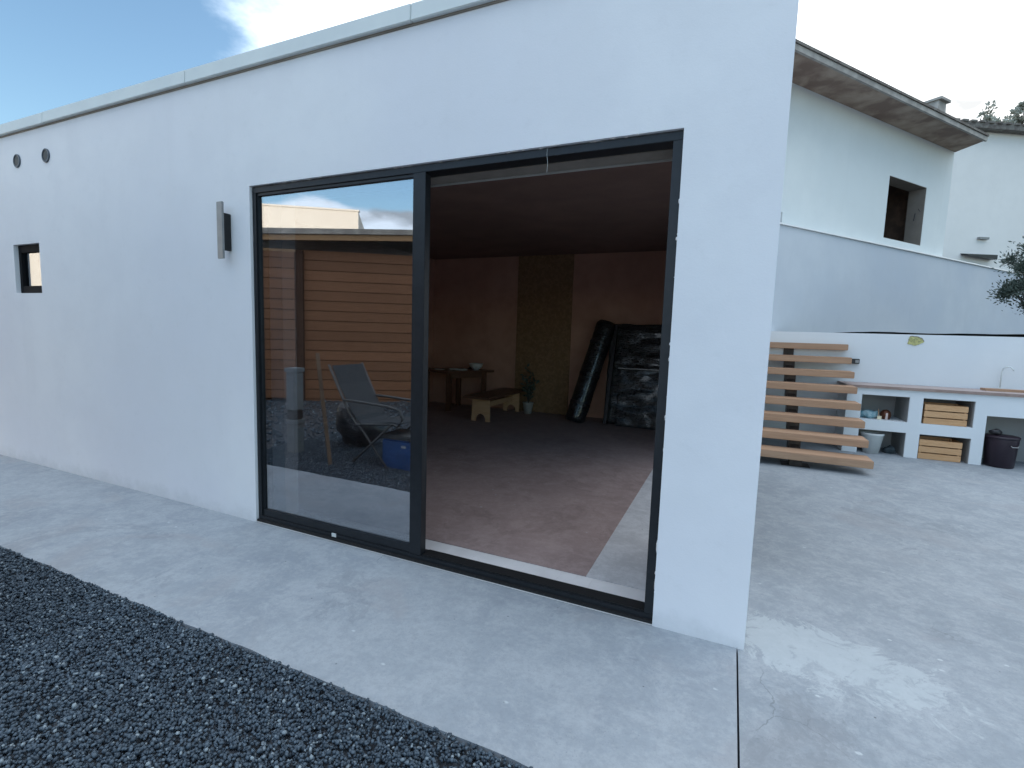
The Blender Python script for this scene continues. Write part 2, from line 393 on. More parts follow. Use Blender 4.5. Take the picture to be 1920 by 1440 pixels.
def struct(name, bm, mat, **k):
    o = obj(name, bm, mat, **k); o['kind'] = 'structure'; return o
def stuff(o, label, cat):
    o['kind'] = 'stuff'; o['label'] = label; o['category'] = cat; return o
# NB: all part meshes are modelled in world coordinates; obj() shifts them into the thing's frame.

# ---------------------------------------------------------------- ground
bm = bmesh.new(); v = [bm.verts.new(p) for p in ((-900, -900, -.12), (900, -900, -.12), (900, 900, -.12), (-900, 900, -.12))]; bm.faces.new(v)
struct('ground', bm, 'soil')
struct('gravel_bed', B((-16, -.034, -9, -1.068, -.11, -.028)), 'gravel')
bm = bmesh.new()                       # sidewalk slab with a slightly ragged gravel-side edge
n_ = 240; xs = [-16 + (16-.034)*i/n_ for i in range(n_+1)]
ed = [-1.066 + .012*noise.noise(Vector((x*4, 0, 0))) + .006*noise.noise(Vector((x*19, 3, 0))) for x in xs]
a = [bm.verts.new((x, e, 0)) for x, e in zip(xs, ed)]; b_ = [bm.verts.new((x, .02, 0)) for x in xs]; c_ = [bm.verts.new((x, e-.003, -.11)) for x, e in zip(xs, ed)]
for i in range(n_):
    bm.faces.new((a[i], a[i+1], b_[i+1], b_[i])); bm.faces.new((c_[i], c_[i+1], a[i+1], a[i]))
g_ = [bm.verts.new((-.034, .02, -.11))]; bm.faces.new((c_[n_], g_[0], b_[n_], a[n_]))
struct('sidewalk', bm, 'walk', fix=False)
# drip edge of concrete under the front wall, then the patio
struct('patio', B((-.026, 14, -9, 6.6, -.11, -.001)), 'patio')

def stones(n, xr, yr, seed, zr, size, keep=None):
    rng = np.random.default_rng(seed)
    t = (1+5**.5)/2
    bmI = bmesh.new(); bmesh.ops.create_icosphere(bmI, subdivisions=1, radius=1)
    bv = np.array([v.co[:] for v in bmI.verts]); bf = np.array([[v.index for v in f.verts] for f in bmI.faces]); bmI.free()
    nv, nf = len(bv), len(bf)
    P = np.column_stack([rng.uniform(*xr, n), rng.uniform(*yr, n), rng.uniform(*zr, n)])
    if keep is not None: P = P[keep(P)]; n = len(P)
    sc = rng.uniform(size[0], size[1], (n, 1)) * rng.uniform(.65, 1.25, (n, 3)); sc[:, 2] *= .75
    q = rng.normal(size=(n, 4)); q /= np.linalg.norm(q, axis=1)[:, None]
    w_, x, y, z = q.T
    Rm = np.stack([1-2*(y*y+z*z), 2*(x*y-z*w_), 2*(x*z+y*w_), 2*(x*y+z*w_), 1-2*(x*x+z*z), 2*(y*z-x*w_), 2*(x*z-y*w_), 2*(y*z+x*w_), 1-2*(x*x+y*y)], 1).reshape(n, 3, 3)
    jit = 1+rng.uniform(-.22, .22, (n, nv, 1))
    V = np.einsum('nij,nvj->nvi', Rm, bv[None]*jit*sc[:, None, :]) + P[:, None, :]
    Fc = (bf[None]+np.arange(n)[:, None, None]*nv).reshape(-1)
    me = bpy.data.meshes.new('gravel'); me.vertices.add(n*nv); me.vertices.foreach_set('co', V.reshape(-1))
    me.loops.add(n*nf*3); me.loops.foreach_set('vertex_index', Fc.astype(np.int32))
    me.polygons.add(n*nf); me.polygons.foreach_set('loop_start', np.arange(0, n*nf*3, 3, dtype=np.int32))
    me.polygons.foreach_set('use_smooth', np.ones(n*nf, dtype=bool))
    me.update(calc_edges=True); me.materials.append(M['stone'])
    o = bpy.data.objects.new('gravel', me); COL.objects.link(o); return o
bm0 = stones(112000, (-5.3, -.05), (-2.9, -1.068), 3, (-.020, .006), (.0042, .0100))
stuff(bm0, 'loose dark grey basalt gravel beside the concrete strip', 'gravel')
bm1 = stones(9000, (-12, -.05), (-6.5, -1.075), 5, (-.028, -.006), (.014, .026), keep=lambda P: (P[:, 0] < -5.25) | (P[:, 1] < -2.85))
bm1.name = 'coarse_gravel'; stuff(bm1, 'dark gravel spread farther back towards the timber shed', 'gravel')

# ---------------------------------------------------------------- the white annex
annex = thing('white_annex', 'long flat roofed white rendered building with a big black framed glazed door', 'building', (-3.5, 3.2, 0))
X0, X1, ZT = -13.0, 0.0, 3.29
DX0, DX1, DH = -3.405, -0.437, 2.50
WX0, WX1, WZ0, WZ1 = -6.84, -6.34, 1.755, 2.235
VENTS = [(-6.643, 3.027), (-6.11, 3.017)]
bm = bmesh.new()
xs = [X0, WX0, WX1, DX0, DX1, X1]; zs = [-.1, WZ0, WZ1, DH, ZT]
xs = sorted(xs)
# the door hole starts at z=0
zs = [-.1, 0.0, WZ0, WZ1, DH, ZT]
def solid(x, z):
    if DX0 < x < DX1 and 0 < z < DH: return False
    if WX0 < x < WX1 and WZ0 < z < WZ1: return False
    return True
gridwall(bm, xs, zs, solid, 0.0, .25)
obj('front_wall', bm, 'facade', annex)
bm = bmesh.new(); gridwall(bm, [.2505, 1.0, 3.7, 6.55], [-.1, .0, 2.45, ZT], lambda y, z: not (1.0 < y < 3.7 and 0 < z < 2.45), 0, .2495)
bm.transform(Matrix(((0, -1, 0, -.0005), (1, 0, 0, 0), (0, 0, 1, 0), (0, 0, 0, 1)))); obj('side_wall', bm, 'facade', annex)   # with an unseen opening onto the patio, added to light the room
obj('added_opening_frame', B((-.16, -.05, 1.004, 1.06, .002, 2.446), (-.16, -.05, 3.64, 3.696, .002, 2.446), (-.16, -.05, 1.0605, 3.6395, 2.39, 2.446)), 'frame', annex)  # frame around the added, unseen side opening
obj('rear_wall', B((X0, -.2505, 6.3, 6.55, -.1, ZT)), 'clay', annex)
obj('end_wall', B((X0+.001, X0+.25, .2505, 6.2995, -.1, ZT)), 'facade', annex)
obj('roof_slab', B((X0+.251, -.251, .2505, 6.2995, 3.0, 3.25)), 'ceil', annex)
obj('partition_wall', B((-6.05, -5.95, .2505, 6.2995, .013, 2.999)), 'clay', annex)
# coping, joints every 2.05 m
bm = bmesh.new()
joints = [X0-.03, -12.2, -10.15, -8.1, -6.07, -4.03, -1.99, .035]
for p, q in zip(joints, joints[1:]):
    dz = random.uniform(-.002, .002)
    hexa(bm, [(p+.0015, -.035, ZT+dz+.001), (q-.0015, -.035, ZT+dz+.001), (q-.003, .29, ZT+dz+.001), (p+.003, .29, ZT+dz+.001)],
         [(p+.0015, -.030, 3.388+dz), (q-.0015, -.030, 3.388+dz), (q-.003, .29, 3.41+dz), (p+.003, .29, 3.41+dz)])
obj('coping', bm, 'capping', annex, bevel=.004)
obj('coping_shadow', B((X0, .012, -.008, .26, ZT-.012, ZT+.0005)), 'rawdark', annex)  # dark strip painted in for the shadow line under the coping
# vents
for i, (x, z) in enumerate(VENTS):
    bm = bmesh.new(); n = 28
    for r0, r1, y0, y1 in ((.050, .063, -.010, .0),):
        prof = [(r0, y1), (r1, y1), (r1, y0), (r0, y0-.002)]
        rings = [[bm.verts.new((x+r*math.cos(2*math.pi*k/n), y, z+r*math.sin(2*math.pi*k/n))) for k in range(n)] for r, y in prof]
        for a_, b2 in zip(rings, rings[1:]+rings[:1]):
            for k in range(n): bm.faces.new((a_[k], a_[(k+1) % n], b2[(k+1) % n], b2[k]))
    ve = obj('vent', bm, 'ventgrey', annex, smooth=True)
    bm = bmesh.new()
    for k in range(-3, 4):
        hw = math.sqrt(max(.050**2-(k*.0135)**2, 1e-4))
        bar(bm, (x-hw, -.006, z+k*.0135), (x+hw, -.006, z+k*.0135), .003, .011)
    tube(bm, [(x, -.0035, z), (x, -.001, z)], .049, 24)
    obj('louvre', bm, 'frame', ve)
# reveal linings inside: rough pale plaster seen through the glass
obj('reveal', B((DX0+.001, -3.235, .1255, .2495, .0235, 2.449)), 'sill', annex)
obj('lintel', B((DX0+.0012, DX1-.001, .1255, .2495, 2.4495, 2.4985)), 'rawdark', annex)
obj('lintel_lip', B((DX0+.01, DX1-.002, .2505, .262, 2.440, 2.47)), 'raw', annex)
# floor inside
obj('interior_floor', B((-5.949, -.89, .34, 6.2995, -.09, .012)), 'screed', annex)
obj('floor_strip', B((-.8895, -.2505, .34, 6.2995, -.09, .010)), 'strip', annex)
obj('door_sill', B((DX0+.001, DX1-.001, .004, .3395, -.09, .006)), 'sill', annex)
bm = bmesh.new()
# inner curb, slightly ragged, behind the track
for i in range(60):
    x0 = DX0+.002+(DX1-DX0-.004)*i/60; x1 = DX0+.002+(DX1-DX0-.004)*(i+1)/60
    d = .006*noise.noise(Vector((i*.7, 0, 0)))
    box(bm, x0, x1, .128, .275+d, .007, .030+.5*d)
obj('inner_curb', bm, 'sill', annex)
# chipboard panel on the back wall and a rail of darker skirting
obj('chipboard_panel', B((-4.02, -2.92, 6.272, 6.2995, .013, 2.998)), 'chip', annex)

# sliding door: part > sub-parts
FY0, FY1 = .020, .125
df = obj('door_frame', B((DX0+.003, DX1-.003, FY0, FY1, .003, .050),
    (DX0+.003, DX1-.003, FY0, FY1, DH-.046, DH-.004),
    (DX0+.003, DX0+.040, FY0, FY1, .0505, DH-.0465),
    (DX1-.048, DX1-.003, FY0, FY1, .0505, DH-.0465)), 'frame', annex, bevel=.002)
obj('lower_track', B((-1.90, DX1-.0485, .035, .118, .0505, .056)), 'rubber', df)
obj('threshold_seal', B((DX0+.002, DX1-.002, .004, FY0-.0005, .0065, .022)), 'rubber', df)
fp = obj('fixed_panel', B((DX0+.0405, DX0+.052, .030, .075, .0505, DH-.0465), (-1.998, -1.908, .0215, .072, .0505, DH-.0465),
    (DX0+.0525, -1.9985, .030, .075, .0505, .100), (DX0+.0525, -1.9985, .030, .075, DH-.066, DH-.0470)), 'frame', df, bevel=.0015)
obj('glass', B((DX0+.048, -1.990, .046, .052, .095, DH-.062)), 'glass', df)
obj('interlock', B((-2.00, -1.935, .0725, .118, .0505, DH-.0470)), 'rubber', df)
# sticker and splashes
obj('sticker', B((-2.66, -2.62, .0155, .0195, .03, .056)), 'whiteplastic', df)
bm = bmesh.new(); rr = random.Random(3)
for i in range(30):
    z = rr.choice((rr.gauss(2.0, .13), rr.gauss(1.35, .3), rr.gauss(.55, .25), rr.uniform(.15, 2.4))); s = rr.uniform(.0015, .0045)*(2.6 if rr.random() < .07 else 1)
    v0 = bmesh.ops.create_icosphere(bm, subdivisions=1, radius=1, matrix=Matrix.Translation((DX1+rr.uniform(-.003, .001), rr.uniform(.0, .04), z)) @ Matrix.Diagonal((.004, s*1.3, s*rr.uniform(1., 4.), 1)))
for i in range(40):
    x = rr.uniform(DX0+.1, DX1-.03); s = rr.uniform(.003, .008)
    bmesh.ops.create_icosphere(bm, subdivisions=1, radius=1, matrix=Matrix.Translation((x, rr.uniform(.0, .04), DH)) @ Matrix.Diagonal((s*rr.uniform(1, 5), s, .005, 1)))
obj('plaster_splash', bm, 'sill', annex)['kind'] = 'stuff'
bm = bmesh.new()
tube(bm, [(-1.13, .014, 2.495), (-1.132, .014, 2.46), (-1.127, .017, 2.42), (-1.13, .018, 2.37)], .0009, 5)
obj('loose_thread', bm, 'whiteplastic', df)
# small square window
wf = obj('window', B((WX0+.003, WX0+.055, .035, .13, WZ0+.003, WZ1-.003), (WX1-.055, WX1-.003, .035, .13, WZ0+.003, WZ1-.003),
    (WX0+.0555, WX1-.0555, .035, .13, WZ0+.003, WZ0+.075), (WX0+.0555, WX1-.0555, .035, .13, WZ1-.075, WZ1-.003)), 'windowblack', annex, bevel=.003)
obj('pane', B((WX0+.05, WX1-.05, .060, .066, WZ0+.07, WZ1-.07)), 'glass', wf)
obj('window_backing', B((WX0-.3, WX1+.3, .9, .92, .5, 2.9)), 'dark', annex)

# wall lamp
lamp = thing('wall_lamp', 'slim grey upright wall lamp fixed on the white wall left of the glazed door', 'lamp', (-3.63, 0, 2.18))
obj('front_plate', B((-3.655, -3.595, -.078, -.062, 1.985, 2.39)), 'greymetal', lamp, bevel=.002)
obj('lamp_body', B((-3.64, -3.605, -.0615, -.0005, 2.05, 2.315)), 'rubber', lamp, bevel=.002)

# ---------------------------------------------------------------- inside the room
# bench with arched board legs
bench = thing('low_bench', 'low wooden bench with pale arched board legs on the floor inside the room', 'bench', (-4.0, 5.5, .012))
def arch_leg(y, x0, x1, z1=.405):
    bm = bmesh.new(); c = (x0+x1)/2; r = (x1-x0)*.27
    P = [(x0, .012), (c-r, .012)]+[(c-r*math.cos(a), .012+.13*math.sin(a)**.8) for a in [R(18*k) for k in range(1, 10)]]+[(c+r, .012), (x1, .012), (x1-.012, z1), (x0+.012, z1)]
    prism(bm, P, y, y+.028); return bm
obj('leg', arch_leg(4.76, -4.15, -3.80), 'plywood', bench)
obj('leg', arch_leg(6.08, -4.17, -3.83), 'plywood', bench)
obj('seat', B((-4.24, -3.74, 4.60, 6.22, .4055, .445)), 'walnut', bench, bevel=.004)
obj('stretcher', B((-4.0, -3.975, 4.789, 6.079, .22, .31)), 'plywood', bench)
table = thing('dining_table', 'dark wooden table with small items on it behind the low bench', 'table', (-5.0, 5.75, .012))
TQ = [(-4.92, 5.22), (-4.45, 6.22), (-5.25, 6.26), (-5.80, 5.50)]
bm = bmesh.new(); hexa(bm, [(x, y, .735) for x, y in TQ], [(x, y, .775) for x, y in TQ]); obj('table_top', bm, 'walnut', table, bevel=.004)
for x, y in ((-5.00, 5.40), (-4.62, 6.10), (-5.22, 6.14), (-5.62, 5.58)): obj('leg', B((x-.04, x+.04, y-.04, y+.04, .0125, .7345)), 'walnut', table)
bm = bmesh.new(); bar(bm, (-5.0, 5.45, .68), (-4.64, 6.05, .68), .02, .10); obj('apron', bm, 'walnut', table)
for i, (x, y, lab) in enumerate(((-5.28, 5.50, 'white plate lying near the left end of the dark table'), (-5.0, 5.75, 'pale tray lying in the middle of the dark table'))):
    bm = bmesh.new()
    if i == 0: lathe(bm, [(.05, 0), (.10, .012), (.105, .018), (.06, .008)], (x, y, .776))
    else: box(bm, x-.15, x+.15, y-.09, y+.09, .776, .793); box(bm, x-.155, x+.155, y-.095, y+.095, .7932, .80)
    o = obj('plate' if i == 0 else 'tray', bm, 'whiteplastic', None, smooth=(i == 0)); tag(o, lab, 'plate' if i == 0 else 'tray')
bowl = thing('glass_bowl', 'pale glass bowl on the right end of the dark table', 'bowl', (-4.75, 6.0, .776))
bm = bmesh.new(); lathe(bm, [(.05, 0), (.06, .01), (.12, .06), (.145, .13), (.14, .13), (.11, .065), (.04, .015)], (-4.75, 6.0, .776)); obj('bowl_body', bm, 'whiteplastic', bowl, smooth=True)
# potted plants: thin dark twiggy plants against the chipboard
def twiggy(root, x, y, z0, h, n, spread, seed, leafn=10, leafmat='leaf', ls=.03, stem='bark'):
    rg = random.Random(seed); bs = bmesh.new(); bl = bmesh.new()
    for i in range(n):
        a = rg.uniform(0, 6.28); sp_ = rg.uniform(.1, 1)*spread; hh = h*rg.uniform(.55, 1)
        p = [Vector((x, y, z0))]
        for k in range(1, 5):
            t = k/4; p.append(Vector((x+sp_*math.cos(a)*t**1.3+rg.uniform(-.02, .02)*h, y+sp_*math.sin(a)*t**1.3+rg.uniform(-.02, .02)*h, z0+hh*t)))
        tube(bs, p, [.006*h+.002, .005*h+.0015, .004*h+.001, .003*h+.001, .0015], 5)
        for k in range(leafn):
            t = rg.uniform(.25, 1)*4; j = min(int(t), 3); q = p[j].lerp(p[j+1], t-j)
            d = Vector((rg.gauss(0, 1), rg.gauss(0, 1), rg.gauss(.3, .8))).normalized(); s_ = d.cross(Vector((rg.gauss(0, 1), rg.gauss(0, 1), 1))).normalized()
            L = ls*rg.uniform(.6, 1.4); W_ = L*.24
            vs = [bl.verts.new(c) for c in (q, q+d*L*.5+s_*W_, q+d*L, q+d*L*.5-s_*W_)]; bl.faces.new(vs)
    obj('stems', bs, stem, root); obj('leaves', bl, leafmat, root, fix=False)
pl = thing('potted_plant', 'thin dark plant in a pot against the mottled yellow panel inside the room', 'plant', (-3.62, 6.0, .012))
bm = bmesh.new(); lathe(bm, [(.07, 0), (.10, .20), (.105, .21), (.09, .21), (.08, .17)], (-3.62, 6.02, .013)); obj('pot', bm, 'raw', pl, smooth=True)
twiggy(pl, -3.62, 6.02, .19, .75, 9, .22, 4, 16, ls=.09)

# wrapped roll leaning at the wall
roll_ = thing('wrapped_roll', 'tall roll in shiny black wrap leaning against the back wall inside', 'roll', (-2.7, 5.6, .012))
bm = bmesh.new(); rg = random.Random(5)
A, Bq = Vector((-2.58, 5.62, .02)), Vector((-2.20, 6.08, 1.76)); pts = []; rad = []
for k in range(29):
    t = k/28; pts.append(A.lerp(Bq, t)); rad.append(.172*(.86 if k == 0 else .86 if k == 28 else 1)+.008*noise.noise(Vector((k*.7, 1, 0))))
tube(bm, pts, rad, 22)
for v in bm.verts: v.co += v.normal*0 + Vector(noise.noise_vector(v.co*9))*.008
for v in bm.verts: v.co.z = max(v.co.z, .0135)
obj('wrapping', bm, 'wrap', roll_, smooth=True)
for k in (5, 13, 22):
    bm = bmesh.new(); d = (Bq-A).normalized(); c = A.lerp(Bq, k/28); tube(bm, [c-d*.025, c+d*.025], .181, 22)
    obj('strap', bm, 'blackplastic', roll_)
# wrapped flat pack
def slab(name, root, x0, x1, yb, yt, th, h, mat, seed, nx=26, nz=40):
    bm = bmesh.new(); G = {}
    for s in (0, 1):
        for i in range(nx+1):
            for j in range(nz+1):
                x = x0+(x1-x0)*i/nx; t = j/nz; z = .016+h*t; y = yb+(yt-yb)*t + s*th
                d = noise.noise(Vector((x*2.2, z*9+seed, s*7)))*.016 + noise.noise(Vector((x*7+z*4, z*26, s*3+seed)))*.007
                if i in (0, nx) or j in (0, nz): d *= .3
                G[s, i, j] = bm.verts.new((x + .01*noise.noise(Vector((z*5, seed, i/nx))), y+(d if s == 0 else -d), z + (.02*noise.noise(Vector((x*4, seed, 1))) if j == nz else 0)))
    for i in range(nx):
        for j in range(nz):
            bm.faces.new((G[0, i, j], G[0, i+1, j], G[0, i+1, j+1], G[0, i, j+1])); bm.faces.new((G[1, i, j+1], G[1, i+1, j+1], G[1, i+1, j], G[1, i, j]))
    for i in range(nx):
        for j, sg in ((0, 1), (nz, -1)):
            f = (G[1, i, j], G[1, i+1, j], G[0, i+1, j], G[0, i, j]); bm.faces.new(f if sg > 0 else f[::-1])
    for j in range(nz):
        for i, sg in ((0, 1), (nx, -1)):
            f = (G[0, i, j], G[0, i, j+1], G[1, i, j+1], G[1, i, j]); bm.faces.new(f if sg > 0 else f[::-1])
    return obj(name, bm, mat, root, smooth=True)
pk = thing('wrapped_panel_stack', 'wide flat stack in black stretch wrap leaning on the back wall right of the roll', 'package', (-1.6, 5.7, .012))
slab('front_pack', pk, -1.88, -1.13, 5.66, 5.93, .12, 1.66, 'wrap', 3)
slab('rear_pack', pk, -2.12, -1.22, 5.82, 6.08, .12, 1.72, 'wrap', 9)
obj('strap', B((-1.885, -1.125, 5.74, 5.755, .98, 1.0)), 'greymetal', pk)
bm = bmesh.new(); bar(bm, (-2.05, 5.66, .03), (-2.0, 5.97, 1.70), .05, .05); 
o = obj('wrapped_batten', bm, 'blackplastic'); tag(o, 'narrow dark batten leaning between the roll and the wide wrapped stack', 'batten')

# ---------------------------------------------------------------- floating stairs beside the annex
st = thing('floating_stairs', 'open outdoor stairs of thick oak treads on a dark steel spine beside the white building', 'stairs', (.72, 5.2, 0))
for k in range(8):
    y = 4.19+.28*k; zc = .135+.19*k; dx = random.uniform(-.006, .006)
    obj('tread', B((.03, 1.42+dx, y, y+.33, zc-.045, zc+.045)), 'tread', st, bevel=.006)
    obj('bracket', B((.585, .725, y+.10, y+.24, (zc-.17 if k else .006), zc-.0455)), 'steel', st, bevel=.002)
bm = bmesh.new(); bar(bm, (.655, 4.38, .02), (.655, 6.24, 1.28), .10, .12); obj('spine', bm, 'steel', st)
obj('foot_plate', B((.50, .81, 4.26, 4.50, -.0005, .005)), 'steel', st)

# ---------------------------------------------------------------- garden wall with masonry counter
gw = thing('garden_wall', 'white rendered retaining wall at the back of the patio behind the counter', 'wall', (4, 6.4, 0))
bm = bmesh.new()
box(bm, .001, 14, 6.27, 6.47, -.1, 1.68)
obj('wall_face', bm, 'garden', gw)
bm = bmesh.new(); rg = random.Random(11); ctr = (2.227, 6.268, 1.575)
P = []
for k in range(26):
    a = k/26*6.283; r = 1+.55*noise.noise(Vector((math.cos(a)*1.7, math.sin(a)*1.7, 5)))
    P.append((ctr[0]+.095*r*math.cos(a), ctr[2]+.06*r*math.sin(a)*(1.1 if math.sin(a) > 0 else .8)))
hexa(bm, [(x, 6.262, z) for x, z in P], [(x, 6.2695, z) for x, z in P]); obj('foam_patch', bm, 'foam', gw, label='yellow foam filled hole in the white wall')
bm = bmesh.new(); prism(bm, [(x+.004, z+.012) for x, z in P], 6.2655, 6.2692); obj('hole_edge', bm, 'rawdark', gw)
so_ = thing('wall_socket', 'small dark electrical box on the white wall beside the upper treads', 'socket', (1.54, 6.27, 1.265))
obj('socket_body', B((1.44, 1.585, 6.215, 6.2695, 1.225, 1.30)), 'blackplastic', so_, bevel=.004)
obj('socket_cover', B((1.53, 1.575, 6.205, 6.2145, 1.24, 1.285)), 'greymetal', so_, bevel=.002)

ct = thing('masonry_counter', 'white masonry counter with square niches and a clay coloured slab against the garden wall', 'counter', (4, 5.95, 0))
CY = 5.67
xs = [1.37, 1.547, 2.085, 2.233, 2.772, 2.90, 3.75, 3.95, 4.6, 4.8, 6.5]; zs = [0, .335, .48, .65, .825, .915]
def csolid(x, z):
    if 1.547 < x < 2.085 and (z < .335 or .48 < z < .825): return False
    if 2.233 < x < 2.772 and (z < .335 or .48 < z < .825): return False
    if 2.90 < x < 3.75 and z < .65: return False
    if 3.95 < x < 4.6 and z < .65: return False
    return True
bm = bmesh.new(); gridwall(bm, xs, zs, csolid, CY, 6.262); obj('counter_body', bm, 'garden', ct)
obj('niche_backs', B((1.55, 6.49, 6.2635, 6.2688, .002, .91)), 'raw', ct)
bm = bmesh.new()
for (a_, b2, c0, d0) in ((1.5475, 2.0845, .48, .825), (1.5475, 2.0845, .0, .335), (2.2335, 2.7715, .48, .825), (2.2335, 2.7715, 0, .335), (2.9005, 3.7495, 0, .65)):
    box(bm, a_, a_+.004, CY+.012, 6.262, c0+.001, d0-.005); box(bm, b2-.004, b2, CY+.012, 6.262, c0+.001, d0-.005)
    box(bm, a_+.0045, b2-.0045, CY+.012, 6.262, d0-.0045, d0-.0005)
obj('niche_lining', bm, 'raw', ct)
obj('counter_slab', B((1.34, 6.5, CY-.02, 6.2685, .9155, .955)), 'counter', ct, bevel=.004)
obj('slab_edge', B((1.34, 6.5, CY-.026, CY-.0205, .917, .953)), 'counteredge', ct)
o = obj('plank', B((2.95, 4.9, 5.95, 6.10, .9555, .985)), 'tread', bevel=.002); tag(o, 'brown plank lying on the right part of the counter', 'plank')
tap = thing('tap', 'thin pale gooseneck tap standing on the counter', 'tap', (3.2, 6.2, .955))
bm = bmesh.new(); pts = [(3.19, 6.2, .956), (3.19, 6.2, 1.20)]+[(3.19+.05-.05*math.cos(a), 6.2-.04*math.sin(a)*0-.03*(1-math.cos(a)), 1.20+.08*math.sin(a)) for a in [R(20*k) for k in range(1, 9)]]
tube(bm, pts, .008, 8); obj('spout', bm, 'capping', tap, smooth=True)
bm = bmesh.new(); tube(bm, [(3.19, 6.2, .9555), (3.19, 6.2, .985)], .02, 12); obj('tap_base', bm, 'capping', tap)

# crates
def crate(label, x, y, z, wd=.455, hh=.262, dp=.34):
    c = thing('wooden_crate', label, 'crate', (x, y, z), 'pine crates in the counter niches')
    g = .014; sh = (hh-2*g)/3
    for s_ in range(3):
        z0 = z+.002+s_*(sh+g)
        for yy in (y, y+dp-.012): obj('slat', B((x, x+wd, yy, yy+.012, z0, z0+sh)), 'pine', c, bevel=.0015)
        for xx in (x+.0005, x+wd-.0125): obj('side_slat', B((xx, xx+.012, y+.0125, y+dp-.0125, z0, z0+sh)), 'pine', c)
    for xx in (x+.0135, x+wd-.0355):
        for yy in (y+.0125, y+dp-.0345): obj('upright_strip', B((xx, xx+.022, yy, yy+.022, z+.002, z+hh-.004)), 'pine', c)
    obj('crate_floor', B((x+.036, x+wd-.036, y+.013, y+dp-.013, z+.003, z+.012)), 'pine', c)
crate('pine slat crate in the upper middle niche of the counter', 2.265, CY+.03, .4805)
crate('pine slat crate in the lower middle niche of the counter', 2.245, CY+.02, .0)
# small things in the upper left niche
bm = bmesh.new()
bmesh.ops.create_icosphere(bm, subdivisions=4, radius=1, matrix=Matrix.Translation((1.67, 5.83, .535)) @ Matrix.Diagonal((.125, .085, .058, 1)))
for v in bm.verts:
    v.co += Vector(noise.noise_vector(v.co*14))*.030; v.co.z = max(v.co.z, .4815)
o = obj('plastic_bag', bm, plain('blue_film', (.10, .24, .30), (.30, .42, .46), 16, .3, .4, 40), smooth=True); tag(o, 'crumpled blue and clear plastic bag in the upper left niche', 'bag')
pot = thing('brown_pot', 'small brown pot with a pale handle in the upper left niche', 'pot', (1.87, 5.8, .481))
bm = bmesh.new(); lathe(bm, [(.045, 0), (.062, .02), (.066, .07), (.055, .105), (.035, .125), (.012, .135)], (1.875, 5.84, .4815)); obj('pot_body', bm, 'copper', pot, smooth=True)
bm = bmesh.new(); hexa(bm, [(1.858, 5.765, .4815), (1.888, 5.765, .4815), (1.888, 5.775, .4815), (1.858, 5.775, .4815)], [(1.864, 5.765, .575), (1.886, 5.765, .575), (1.886, 5.775, .575), (1.864, 5.775, .575)]); obj('handle', bm, 'pinkplastic', pot, bevel=.003)
bm = bmesh.new(); tube(bm, [(1.79, 5.8, .482), (1.785, 5.82, .62)], [.010, .005], 8); o = obj('small_brush', bm, 'tread'); tag(o, 'small brown brush standing left of the brown pot', 'brush')
o = obj('paper_label', B((1.762, 1.812, 5.745, 5.757, .4815, .53)), 'cream'); tag(o, 'cream coloured card between the blue bag and the brown pot', 'card')
# bucket and rag in the lower left niche
bk = thing('white_bucket', 'white plastic bucket in the lower left niche', 'bucket', (1.74, 5.78, 0))
bm = bmesh.new(); lathe(bm, [(.095, 0), (.13, .255), (.138, .262), (.138, .285), (.128, .285), (.09, .02)], (1.73, 5.76, .0005), 32); obj('bucket_body', bm, 'whiteplastic', bk, smooth=True)
bm = bmesh.new(); tube(bm, [(1.73+.14*math.cos(a), 5.76-.03-.11*math.sin(a)*0-.005, .27-.10*math.sin(a)) for a in [R(15*k) for k in range(13)]], .003, 6); obj('bucket_handle', bm, 'greymetal', bk)
bm = bmesh.new(); bmesh.ops.create_icosphere(bm, subdivisions=3, radius=1, matrix=Matrix.Translation((1.97, 5.86, .045)) @ Matrix.Diagonal((.075, .07, .06, 1)))
for v in bm.verts: v.co += Vector(noise.noise_vector(v.co*16))*.03; v.co.z = max(v.co.z, .0005)
o = obj('dark_cloth', bm, plain('blue_black_cloth', (.03, .045, .055), (.06, .08, .09), 20, .9, .5, 200), smooth=True); tag(o, 'crumpled dark cloth on the floor beside the white bucket', 'cloth')
# dark bin with something on its lid
bn = thing('dark_bin', 'round glossy dark bin standing in the open bay at the right end of the counter', 'bin', (3.1, 5.72, 0))
bx, by = 3.10, 5.74
bm = bmesh.new(); lathe(bm, [(.135, 0), (.145, .01), (.165, .36), (.165, .37)], (bx, by, .0005), 36); obj('bin_body', bm, 'bin', bn, smooth=True)
bm = bmesh.new(); lathe(bm, [(.168, 0), (.172, .004), (.172, .026), (.16, .034), (.02, .040)], (bx, by, .371), 36); obj('lid', bm, 'bin', bn, smooth=True)
bm = bmesh.new(); tube(bm, [(bx+.03, by-.168, .30), (bx+.04, by-.185, .285), (bx+.10, by-.165, .285), (bx+.115, by-.14, .30)], .006, 8); obj('handle', bm, 'greymetal', bn, smooth=True)
bm = bmesh.new(); bmesh.ops.create_icosphere(bm, subdivisions=3, radius=1, matrix=Matrix.Translation((bx-.08, by-.02, .448)) @ Matrix.Diagonal((.065, .05, .038, 1)))
for v in bm.verts: v.co += Vector(noise.noise_vector(v.co*22))*.020; v.co.z = max(v.co.z, .4115)
o = obj('black_glove', bm, 'blackplastic', smooth=True); tag(o, 'crumpled black glove on the lid of the dark bin', 'glove')

